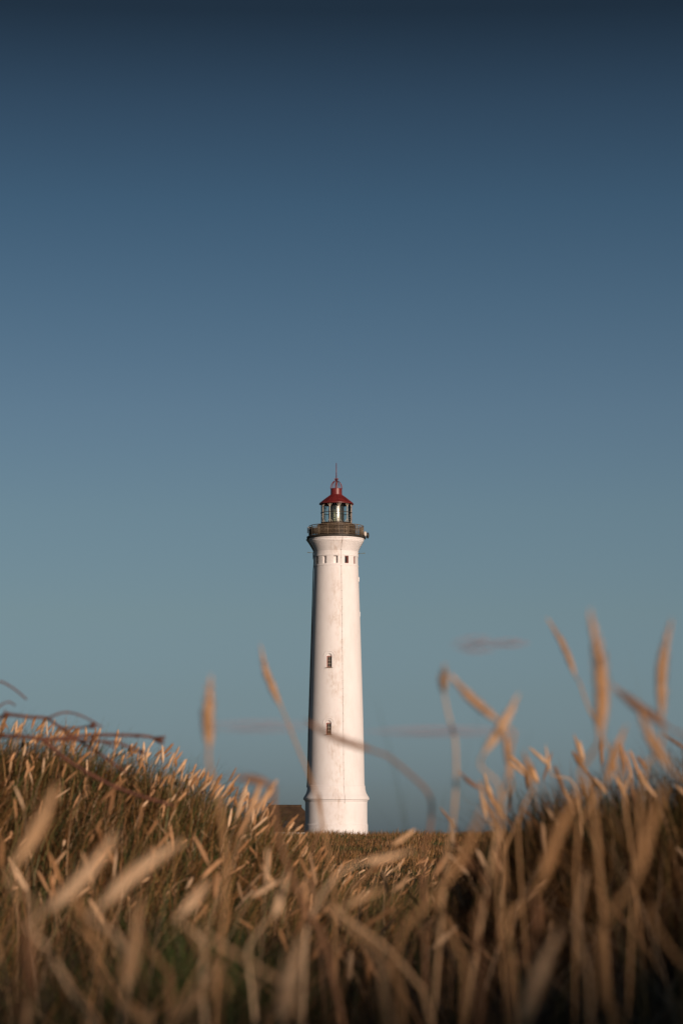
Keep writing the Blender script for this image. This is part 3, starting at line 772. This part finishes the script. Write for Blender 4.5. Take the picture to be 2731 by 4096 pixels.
# railing
RR = rt(108.5, 2106); zR = zt(2106)-OZ
def ring(r, z, n=96): return [cyl(360*k/n, r, z) for k in range(n)]
rail = MB(); rail.tube(ring(RR, zR), .045, 6, closed=True)
railing = rail.build('railing', M['railm'], LH, True)
mb = MB()
for f in (.12, .5, .86): mb.tube(ring(RR, zD+(zR-zD)*f), .022, 5, closed=True)
mb.build('middle_rail', M['railm'], railing, True)
post_off = 4.3
for k in range(16):
    a = post_off+22.5*k; mb = MB()
    mb.tube([cyl(a, RR, zD-.02), cyl(a, RR, zR)], .042, 6); mb.build('post', M['railm'], railing, True)
for k in range(16):
    mb = MB()
    for j in range(1, 10):
        a = post_off+22.5*k+2.25*j; mb.tube([cyl(a, RR, zD+.12), cyl(a, RR, zD+(zR-zD)*.86)], .018, 4)
    mb.build('baluster_panel', M['railm'], railing, True)
# watch room wall below the lantern
mb = MB(); rw = rt(75.5, 2125); mb.lathe([(rw, zD-.05), (rw, zt(2104)-OZ), (rw+.06, zt(2104)-OZ+.02), (rw+.05, zt(2102)-OZ), (rt(61.5, 2100), zt(2101)-OZ), (rt(61, 2100), zt(2095)-OZ), (rt(62, 2095), zt(2094)-OZ), (rt(61, 2095), zt(2092.5)-OZ), (rt(40, 2095), zt(2092.5)-OZ)], 40)
wr_ = mb.build('watch_room_wall', M['brown'], LH, angle=30)
for k in range(36):
    pass
mb = MB()
for k in range(40): mb.tube([cyl(9*k+4.5, rw+.01, zD), cyl(9*k+4.5, rw+.01, zt(2104)-OZ)], .03, 4)
mb.build('wall_batten', M['brown'], wr_)
mb = MB(); o = cyl(29, 1, 0); Mx = Matrix((Vector((-o.y, o.x, 0)), -o, Vector((0, 0, 1)))).transposed(); mb.box(cyl(29, rw+.03, zD+.55), (.55, .1, .95), Mx); mb.build('door', M['railm'], wr_)
# lantern glazing
rg = rt(60.2, 2056); zg0, zg1 = zt(2094)-OZ, zt(2012)-OZ
lant = MB(); lant.lathe([(rg-.03, zg0), (rg-.03, zg1)], 60, False); lan = lant.build('lantern_glazing', M['glass'], LH, True)
MA = 10.7
for k in range(10):
    a = MA+36*k; mb = MB(); mb.tube([cyl(a, rg, zg0), cyl(a, rg, zg1)], .042, 6); H = zg1-zg0
    for s in (-1, 1):
        for zz, dz in ((zg1, -.62), (zg0, .42)):
            mb.tube([cyl(a, rg, zz+dz*1.0), cyl(a+s*11, rg, zz+dz*.08)], .022, 5)
    mb.build('mullion', M['cream'], lan, True)
mb = MB(); mb.tube(ring(rg+.05, (zg0+zg1)/2+.02, 60), .035, 6, closed=True); mb.build('glazing_ring', M['brown'], lan, True)
# handrail standing outside the glazing at the right
mb = MB(); mb.tube([cyl(88, rg+.25, zt(2016)-OZ), cyl(88, rg+.02, zt(2024)-OZ), cyl(88, rg+.02, zg0)], .04, 6); mb.build('downpipe', M['red'], LH, True)
# optic
mb = MB(); prof = []; Hh = zg1-zg0
for i in range(45):
    t = i/44; r = rt(29.5, 2056)*(.93+.07*math.sin(math.pi*min(1, t*1.15)))*(1 if t < .85 else 1-(t-.85)*.6)
    prof.append((r*(1.0 if i % 2 else .98), zg0+Hh*t))
mb.lathe(prof, 40); mb.build('lens', M['lens'], LH, True)
mb = MB()
for k in range(8): mb.tube([cyl(12+45*k, rt(30.4, 2056), zg0), cyl(12+45*k, rt(30.4, 2056), zg1)], .03, 4)
mb.build('lens_frame', M['brown'], LH)
# roof
mb = MB(); mb.lathe(pr([(57, 2014.5), (62, 2016), (67, 2018.5), (68.8, 2017.5), (68.8, 2015.5), (66.0, 2012.5), (60, 2008), (50, 2000), (40, 1992), (31, 1985.5), (25, 1981.5), (23.5, 1980)]), 72)
rf = mb.build('roof', M['red'], LH, angle=30)
mb = MB()
for k in range(20):
    a = 18*k+6; mb.tube([cyl(a, rt(67.6, 2014.5), zt(2014)-OZ), cyl(a, rt(60, 2007.8), zt(2007.8)-OZ), cyl(a, rt(40, 1992), zt(1992)-OZ), cyl(a, rt(25, 1981.3), zt(1981.3)-OZ)], .018, 4)
mb.build('roof_seam', M['red'], rf)
mb = MB(); mb.lathe(pr([(23.6, 1981), (24, 1979.5), (23, 1978.5), (22.8, 1957), (23.4, 1956.5), (23.4, 1955), (22, 1954.5)]), 48); vent = mb.build('ventilator', M['red'], LH, angle=30)
mb = MB()
rc = rt(22.5, 1950)
for k in range(8):
    a = 45*k+12; pts = []
    z0c, z1c = zt(1955)-OZ, zt(1922.5)-OZ
    for t in np.linspace(0, 1, 12):
        q = t*math.pi/2; pts.append(cyl(a, rc*(math.cos(q)**.75 if t < 1 else 0)+.03, z0c+(z1c-z0c)*(t*.35+.65*math.sin(q))))
    mb.tube(pts, .036, 5)
mb.build('cage', M['red'], LH, True)
mb = MB(); mb.tube([(0, 0, zt(1956)-OZ), (0, 0, zt(1918)-OZ)], .075, 8); mb.lathe(pr([(3, 1921.5), (5, 1920), (3, 1918)]), 12)
for a in (20, 80, 150, 230, 300): mb.tube([(0, 0, zt(1917)-OZ), cyl(a, .17, zt(1916.5)-OZ)], .03, 5); mb.box(cyl(a, .2, zt(1916)-OZ), (.09, .09, .13))
mb.build('finial', M['red'], LH)
mb = MB(); mb.tube([(0, 0, zt(1918)-OZ), (0, 0, zt(1852)-OZ)], [.055, .035], 6); mb.build('mast', M['red'], LH, True)
# lightning conductor with clamps
mb = MB(); pts = []; ys = list(range(2152, 2232, 6))+list(range(2232, 3166, 30))+[3168, 3180, 3188, 3194, 3200, 3206, 3216]
tabY = [2150, 2157, 2163, 2168, 2173, 2180, 2188, 2196, 2204, 2212, 2228, 2232, 2262, 2268, 2500, 2900, 3141, 3160, 3174, 3187, 3193, 3200, 3208, 3295]
tabR = [111.4, 111.4, 110, 109, 106.5, 102.5, 97.5, 93, 89.8, 87.6, 89, 87, 87, 89.2, 96, 108.4, 113.2, 117.2, 121, 129, 132, 131.6, 126, 124.2]
def rwall(y): return rt(np.interp(y, tabY, tabR), y)
for y in ys: pts.append(cyl(np.interp(y, [2150, 3200], [12.8, 15.4]), rwall(y)+.03, zt(y)-OZ))
mb.tube(pts, .009, 5); lc = mb.build('lightning_conductor', M['railm'], LH, True)
for y in list(np.arange(2175, 3160, 32.5))+[3212]:
    mb = MB(); mb.box(cyl(np.interp(y, [2150, 3200], [12.8, 15.4]), rwall(y)+.03, zt(y)-OZ), (.055, .04, .055)); mb.build('clamp', M['railm'], lc)
# pipe down the left side
mb = MB(); pts = [cyl(-85, rwall(y)+.06, zt(y)-OZ) for y in list(range(2206, 3150, 40))+[3150]]
mb.tube(pts, .055, 6); pp = mb.build('drainpipe', M['pipe'], LH, True)
for y in range(2290, 3140, 72):
    mb = MB(); mb.tube([cyl(-85, rwall(y)-.02, zt(y)-OZ), cyl(-85, rwall(y)+.13, zt(y)-OZ)], .03, 5); mb.build('pipe_bracket', M['cream'], pp)
# side antennas below the corbel
for a, py, s in ((-84, 2212, -1), (84, 2215, 1)):
    mb = MB(); r = rwall(py); b0 = cyl(a, r-.05, zt(py)-OZ); b1 = cyl(a, r+.16, zt(py)-OZ)
    mb.tube([b0, b1], .05, 6)
    e = b1+Vector((s*.62, 0, .0)); mb.tube([b1, e+Vector((0, -.3, .03))], .018, 5); mb.tube([b1, e+Vector((.02*s, .45, .06))], .018, 5)
    if s < 0: mb.tube([b1, b1+Vector((0, 0, -.75))], .03, 5)
    mb.build('rod_antenna', M['pipe'], LH)
# wall boxes on the right flank
for py in (2318, 2457):
    mb = MB(); mb.box(cyl(89, rwall(py)-.01, zt(py)-OZ), (.07, .22, .5)); mb.build('wall_box', M['white'], LH)
# panel antennas on the rail
for a, h, m_, w in ((-84, .66, 'sheet', .17), (-73, .62, 'brown', .2), (-63, .6, 'brown', .2), (-56, .62, 'brown', .18), (-49, .6, 'sheet', .14), (-42, .66, 'railm', .16), (-25, .62, 'railm', .12), (70, .6, 'railm', .15), (80, .55, 'brown', .15)):
    o = cyl(a, 1, 0); Mx = Matrix((Vector((-o.y, o.x, 0)), -o, Vector((0, 0, 1)))).transposed(); mb = MB()
    rr = RR+(.16 if a < -80 else -.14); c = cyl(a, rr, (zD+zR)/2+(.12 if a < -80 else -.08)); mb.box(c, (w, .1, h), Mx); mb.tube([c-o*.12+Vector((0, 0, -.5)), c-o*.12+Vector((0, 0, .45))], .025, 5)
    mb.tube([c-o*.12, c], .03, 5)
    mb.build('panel_antenna', M[m_], LH)
# two dishes at the right
for (px, py, r, m_, dy) in ((1460, 2135.5, .28, 'dish', -.35), (1470, 2142, .34, 'black', .25)):
    p = P(px, py, YT+dy)-Vector((CX, YT, OZ)); mb = MB(); ax = Vector((.92, -.35, .05)).normalized()
    if m_ == 'black': ax = Vector((.97, .15, 0)).normalized()
    up = Vector((0, 0, 1)); b = ax.cross(up).normalized(); u2 = b.cross(ax)
    vs = []; n = 20; rings_ = ((.0, -.14), (.6, -.13), (.95, -.06), (1.0, 0), (1.0, .05), (.9, .09), (.5, .14), (.0, .16))
    for rr, t in rings_:
        for k in range(n):
            q = 6.283*k/n; vs.append(p+ax*t+(b*math.cos(q)+u2*math.sin(q))*max(rr, .01)*r)
    fs = [(i*n+k, i*n+(k+1) % n, (i+1)*n+(k+1) % n, (i+1)*n+k) for i in range(len(rings_)-1) for k in range(n)]
    mb.add(vs, fs); mb.tube([p-ax*.1, p-ax*.55], .045, 6)
    mb.build('dish_antenna', M[m_], LH, True)

# ---------------------------------------------------------------- keeper's house behind the tower
def house():
    Yh = 312.0
    zr_, ze = P(1100, 3226, Yh).z, P(1040, 3320, Yh).z
    xl, xr = P(982, 3260, Yh).x, P(1290, 3260, Yh).x
    r0, r1 = P(1075, 3226, Yh).x, P(1203, 3226, Yh).x
    g = float(gh(xl, Yh)); base = Vector(((xl+xr)/2, Yh, g))
    root = empty('house', base); tag(root, 'low house with a brown hipped roof behind the left side of the lighthouse', 'house')
    D = 4.2
    mb = MB(); w0, w1 = xl+.5, xr-.5
    mb.box(Vector(((w0+w1)/2, Yh, (g+ze)/2-.1))-base, (w1-w0, 2*D-1.0, ze-g+.2)); wl = mb.build('wall', M['housewall'], root)
    mb = MB(); V = [Vector((xl, Yh-D, ze)), Vector((xr, Yh-D, ze)), Vector((xr, Yh+D, ze)), Vector((xl, Yh+D, ze)), Vector((r0, Yh, zr_)), Vector((r1, Yh, zr_))]
    V += [v-Vector((0, 0, .22)) for v in V[:4]]
    mb.add([v-base for v in V], [(0, 1, 5, 4), (1, 2, 5), (2, 3, 4, 5), (3, 0, 4), (6, 7, 1, 0), (7, 8, 2, 1), (8, 9, 3, 2), (9, 6, 0, 3), (9, 8, 7, 6)])
    rf = mb.build('roof', M['thatch'], root)
    mb = MB(); mb.tube([Vector((r0-.1, Yh, zr_+.05))-base, Vector((r1+.1, Yh, zr_+.05))-base], .16, 6); mb.build('ridge', M['thatch'], rf)
    x = P(1073, 3215, Yh).x; mb = MB(); zz = P(1073, 3213, Yh).z
    mb.tube([Vector((x, Yh, zr_-.2))-base, Vector((x, Yh, zz))-base], .035, 5); mb.tube([Vector((x-.14, Yh, zz-.02))-base, Vector((x+.22, Yh, zz-.02))-base], .04, 5)
    mb.box(Vector((x+.2, Yh, zz-.02))-base, (.14, .03, .12)); mb.build('weather_vane', M['black'], rf)
    for q in (.25, .55):
        mb = MB(); mb.box(Vector((w0+(w1-w0)*q, Yh-D+.49, g+1.2))-base, (1.0, .08, 1.1)); mb.build('window', M['darkglass'], root)
house()

# ---------------------------------------------------------------- clouds: real soft volumes far away
def cloudmat(name, dens, scale, thr, colr):
    m = bpy.data.materials.new(name); m.use_nodes = True; nt = m.node_tree; nt.nodes.clear(); L = nt.links.new
    out = N(nt, 'ShaderNodeOutputMaterial'); v = N(nt, 'ShaderNodeVolumePrincipled'); v.inputs['Color'].default_value = (*colr, 1)
    v.inputs['Anisotropy'].default_value = -.2
    tc = N(nt, 'ShaderNodeTexCoord'); nz = N(nt, 'ShaderNodeTexNoise'); nz.inputs['Scale'].default_value = scale; nz.inputs['Detail'].default_value = 4
    # density falls off towards the edge of the unit sphere the cloud is made from
    ln = N(nt, 'ShaderNodeVectorMath', operation='LENGTH'); L(tc.outputs['Object'], ln.inputs[0])
    fall = N(nt, 'ShaderNodeMapRange'); fall.inputs['From Min'].default_value = 1.0; fall.inputs['From Max'].default_value = .25; L(ln.outputs['Value'], fall.inputs['Value'])
    L(tc.outputs['Object'], nz.inputs['Vector'])
    r = N(nt, 'ShaderNodeMapRange'); r.inputs['From Min'].default_value = thr; r.inputs['From Max'].default_value = thr+.2; L(nz.outputs['Fac'], r.inputs['Value'])
    q = N(nt, 'ShaderNodeMath', operation='MULTIPLY'); L(r.outputs[0], q.inputs[0]); L(fall.outputs[0], q.inputs[1])
    q2 = N(nt, 'ShaderNodeMath', operation='MULTIPLY'); L(q.outputs[0], q2.inputs[0]); q2.inputs[1].default_value = dens
    L(q2.outputs[0], v.inputs['Density']); L(v.outputs[0], out.inputs['Volume'])
    return m
def cloud(label, px, py, w, h, Y, dens, scale=2.2, thr=.38, colr=(.38, .38, .46), grp=None):
    c = P(px, py, Y); k = mpp(c)
    bm = bmesh.new(); bmesh.ops.create_icosphere(bm, subdivisions=3, radius=1.0); me = bpy.data.meshes.new('cloud'); bm.to_mesh(me); bm.free()
    o = link('cloud', me, cloudmat('cloud_vapour', dens, scale, thr, colr)); o.location = c; o.scale = (w*k/2, w*k/3, h*k/2)
    tag(o, label, 'cloud', grp)
cloud('small faint pinkish cloud floating right of the tower, highest in the sky', 1905, 2578, 240, 110, 4200, .032, 2.4, .34)
cloud('tiny faint cloud touching the right end of the small pinkish cloud', 2040, 2572, 190, 70, 4200, .035, 2.4, .34)
cloud('flat faint cloud bank low over the horizon, left of the tower', 1040, 2905, 520, 90, 5200, .008, 3.2, .33)
cloud('long thin cloud bank low over the horizon, right of the tower', 1760, 2925, 700, 75, 5200, .008, 3.4, .33)

# ---------------------------------------------------------------- light, sky
SUNDIR = Vector((math.sin(R(SUN_AZ))*math.cos(R(SUN_EL)), -math.cos(R(SUN_AZ))*math.cos(R(SUN_EL)), math.sin(R(SUN_EL))))
sl = bpy.data.lights.new('sun', 'SUN'); sl.energy = 5.0; sl.angle = R(.53); sl.color = (1.0, .785, .64)
so = bpy.data.objects.new('sun', sl); col.objects.link(so); so.rotation_euler = SUNDIR.to_track_quat('Z', 'Y').to_euler(); so.location = (20, -40, 30)
w = bpy.data.worlds.new("World"); sc.world = w; w.use_nodes = True; nt = w.node_tree; L = nt.links.new
bg = nt.nodes['Background']; bg.inputs['Strength'].default_value = 0.1
sky = N(nt, 'ShaderNodeTexSky', sky_type='NISHITA'); sky.sun_disc = False
sky.sun_elevation = R(SUN_EL); sky.sun_rotation = R(180-SUN_AZ); sky.air_density = 1.0; sky.dust_density = .8; sky.ozone_density = 1.5
tc = N(nt, 'ShaderNodeTexCoord'); sp = N(nt, 'ShaderNodeSeparateXYZ'); L(tc.outputs['Generated'], sp.inputs[0])
RAMP = [(0.0, (0.355, 0.525, 1.1)), (0.0581, (0.355, 0.525, 1.1)), (0.1462, (0.38, 0.494, 0.827)), (0.2346, (0.421, 0.499, 0.688)), (0.3451, (0.424, 0.49, 0.618)), (0.455, (0.387, 0.449, 0.564)), (0.5638, (0.311, 0.386, 0.485)), (0.671, (0.231, 0.312, 0.398)), (0.7762, (0.163, 0.213, 0.272)), (0.8688, (0.09, 0.112, 0.139))]  #RAMPHERE
if RAMP:
    mr = N(nt, 'ShaderNodeMapRange'); mr.inputs['From Min'].default_value = 0; mr.inputs['From Max'].default_value = .36; L(sp.outputs['Z'], mr.inputs['Value'])
    cr = N(nt, 'ShaderNodeValToRGB'); e = cr.color_ramp.elements; cr.color_ramp.interpolation = 'LINEAR'
    for i, (p, c) in enumerate(RAMP):
        el = e[i] if i < 2 else e.new(p)
        el.position = p; el.color = (*c, 1)
    L(mr.outputs[0], cr.inputs[0])
    mx = N(nt, 'ShaderNodeMix', data_type='RGBA', blend_type='MULTIPLY'); mx.inputs['Factor'].default_value = 1
    L(sky.outputs[0], mx.inputs['A']); L(cr.outputs[0], mx.inputs['B']); L(mx.outputs['Result'], bg.inputs['Color'])
else:
    L(sky.outputs[0], bg.inputs['Color'])
sc.view_settings.view_transform = 'Standard'; sc.view_settings.look = 'None'; sc.view_settings.exposure = 0; sc.view_settings.gamma = 1
sc.render.engine = 'CYCLES'
sc.cycles.use_denoising = True
sc.cycles.max_bounces = 6; sc.cycles.transparent_max_bounces = 12; sc.cycles.volume_bounces = 1
sc.cycles.volume_step_rate = 4; sc.cycles.volume_max_steps = 64
